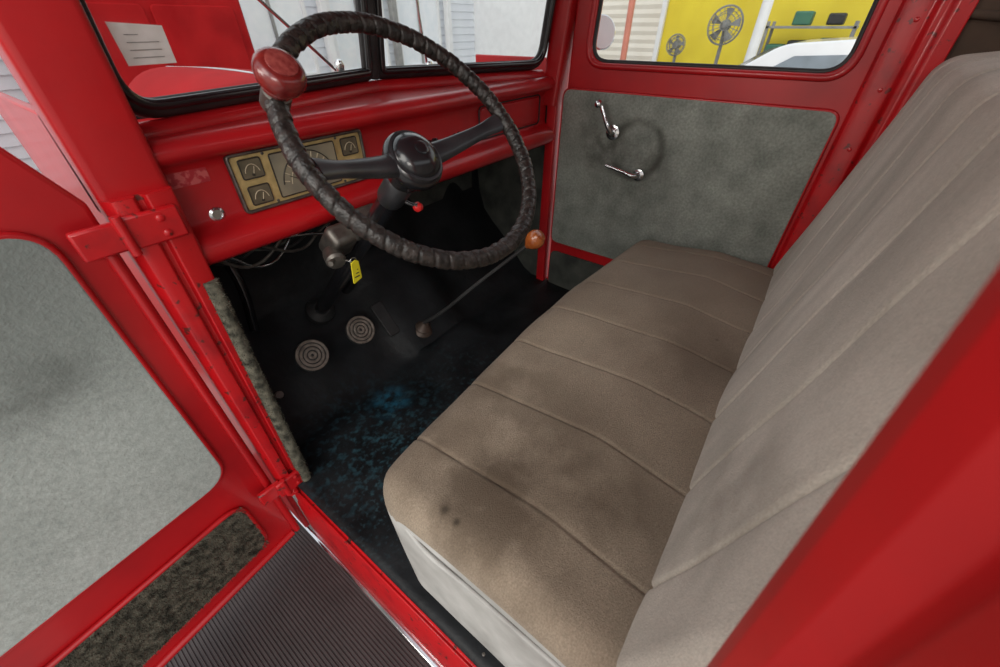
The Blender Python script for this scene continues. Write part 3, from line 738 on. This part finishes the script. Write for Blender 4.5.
for y in(.3,.95): rod('caster_%d'%int(y*100),(7.6,y-.02,G+.045),(7.6,y+.02,G+.045),.045,BLACK,tc)
# white parked car
car=empty('parked_car')
low_=rpoly([(1.7,-1.35),(1.75,-.95),(1.55,-.72),(.75,-.60),(-1.9,-.58),(-2.2,-.75),(-2.25,-1.30),(-2.1,-1.42),(1.6,-1.42)],[.1,.15,.15,.2,.15,.15,.1,.05,.05])
extr('body',low_,fX,4.1,5.8,CARWH,car,bev=.05)
top_=rpoly([(1.05,-.62),(.30,-.14),(-.5,-.08),(-1.3,-.12),(-2.0,-.60)],[.05,.35,.3,.25,.1],8)
n=len(top_)
v=[(4.14+.0+ .20*((p[1]+.62)/.54),p[0],p[1]) for p in top_]+[(5.76-.20*((p[1]+.62)/.54),p[0],p[1]) for p in top_]
f=[(i,(i+1)%n,n+(i+1)%n,n+i) for i in range(n)]+[tuple(range(n)),tuple(range(n,2*n))]
mesh('cabin',v,f,CARWH,car,bev=.03)
def sidewin(nm,pts):
    q=rpoly(pts,.04,4); q=[(4.125+.20*((b+.62)/.54),a,b) for a,b in q]
    mesh(nm,q,[tuple(range(len(q)))],DARKGL,car,smooth=False)
sidewin('window_front',[(.76,-.56),(.20,-.21),(-.40,-.18),(-.40,-.56)]); sidewin('window_rear',[(-.48,-.56),(-.48,-.16),(-1.15,-.19),(-1.65,-.54)])
v=[(4.30,.96,-.555),(5.60,.96,-.555),(5.45,.40,-.195),(4.45,.40,-.195)]; v=[(a,b+.012,c+.018) for a,b,c in v]
mesh('windscreen',v,[(0,1,2,3)],DARKGL,car,smooth=False)
for y in(1.05,-1.55):
    for x in(4.12,5.6): lathe('wheel_%d_%d'%(int(x*10),int(y*10)),[(.30,0),(.33,.03),(.33,.15),(.30,.18)],(x,y,G+.33),(1,0,0),BLACK,car,32); lathe('rim_%d_%d'%(int(x*10),int(y*10)),[(.2,-.01),(.18,.02),(.02,.03)],(x,y,G+.33),(1,0,0),DULL,car,24)
car.scale=(1,1,1.02); car.location=(-.05,.20,.033)
# red delivery van ahead of the truck
vn=empty('delivery_van')
vp=rpoly([(-.85,-1.35),(.85,-1.35),(.85,.30),(.62,.62),(-.62,.62),(-.85,.30)],[.05,.05,.2,.25,.25,.2],6)
extr('body',vp,lambda u,v_,w:(u+1.70,w,v_),5.2,7.2,REDX,vn,bev=.06)
for sx in(-1,1):
    plate('rear_door_%d'%sx,rpoly([(-.36,-.62),(.36,-.62),(.36,.60),(-.36,.60)],.05),[],.03,(1.70+sx*.385,5.19,-.45),(1,0,0),(0,0,1),REDX,vn,bev=.01)
    plate('tail_lamp_%d'%sx,rpoly([(-.05,-.1),(.05,-.1),(.05,.1),(-.05,.1)],.02),[],.03,(1.70+sx*.78,5.18,-.8),(1,0,0),(0,0,1),KNOB,vn)
    for y in(5.7,6.8): lathe('wheel_%d_%d'%(sx,int(y*10)),[(.30,-.09),(.34,-.06),(.34,.06),(.30,.09)],(1.70+sx*.74,y,G+.34),(1,0,0),BLACK,vn,28)
rod('door_handle',(1.68,5.16,-.5),(1.68,5.16,-.3),.012,CHROME,vn)
box('bumper',(1.70,5.15,-1.28),(1.6,.10,.12),CHROME,vn,bev=.02)

# ================================================================= LIGHTS
w=bpy.data.worlds.new('sky'); sc.world=w; w.use_nodes=True
nt=w.node_tree; bg=nt.nodes['Background']
tc_=_n(nt,'ShaderNodeTexCoord'); sp=_n(nt,'ShaderNodeSeparateXYZ'); cr=_n(nt,'ShaderNodeValToRGB')
cr.color_ramp.elements[0].position=.45; cr.color_ramp.elements[0].color=(.78,.72,.64,1)
cr.color_ramp.elements[1].position=.75; cr.color_ramp.elements[1].color=(.90,.95,1.0,1)
mr_=_n(nt,'ShaderNodeMapRange'); mr_.inputs['From Min'].default_value=-1
nt.links.new(tc_.outputs['Generated'],sp.inputs[0]); nt.links.new(sp.outputs[2],mr_.inputs['Value']); nt.links.new(mr_.outputs[0],cr.inputs[0]); nt.links.new(cr.outputs[0],bg.inputs[0])
bg.inputs[1].default_value=1.12
def sun(name,st,ang,col=(1,1,1)):
    l=bpy.data.lights.new(name,'SUN'); l.energy=st; l.angle=math.radians(ang); l.color=col
    o=bpy.data.objects.new(name,l); COL.objects.link(o); return o
s=sun('sun_light',1.0,30,(1,.95,.87))
s.rotation_euler=Vector((.75,.25,-.62)).to_track_quat('-Z','Y').to_euler()
def fill_lamp(nm,pos,aim,power,size):  # unseen fill lamp on a pole, added to brighten the cab
    e=empty(nm); p=Vector(pos); d=(Vector(aim)-p).normalized()
    rod('pole',(p.x,p.y,G+.02),(p.x,p.y,p.z-.02),.018,BLACK,e); lathe('base',[(.25,0),(.25,.02),(.03,.05)],(p.x,p.y,G),(0,0,1),BLACK,e)
    q=d.to_track_quat('-Z','Y'); 
    box('fill_lamp_housing',p-d*.05,(size+.06,size*.6+.06,.06),GREYP,e,rot=q.to_matrix())
    l=bpy.data.lights.new(nm+'_lamp','AREA'); l.shape='RECTANGLE'; l.size=size; l.size_y=size*.6; l.energy=power; l.color=(1,.95,.88)
    o=bpy.data.objects.new('lamp',l); COL.objects.link(o); o.parent=e; o.location=p; o.rotation_euler=q.to_euler()
fill_lamp('fill_light',(-1.7,1.0,.75),(.9,.2,-.45),25,1.0)
fill_lamp('fill_light.001',(-1.2,-1.3,.7),(.7,.8,-.5),16,.9)

# ================================================================= place on ground, camera
for o in ROOTS: o.location.z+=ZO
cam=bpy.data.cameras.new('camera'); co=bpy.data.objects.new('camera',cam); COL.objects.link(co)
co.location=(0,0,ZO); cam.sensor_width=36; cam.lens=14.04; cam.clip_start=.01
yaw=math.radians(37); pit=math.radians(38.3)
Fv=Vector((math.cos(pit)*math.cos(yaw),math.cos(pit)*math.sin(yaw),-math.sin(pit)))
co.rotation_euler=Fv.to_track_quat('-Z','Y').to_euler()
cam.dof.use_dof=True; cam.dof.focus_distance=1.0; cam.dof.aperture_fstop=5.0
sc.camera=co
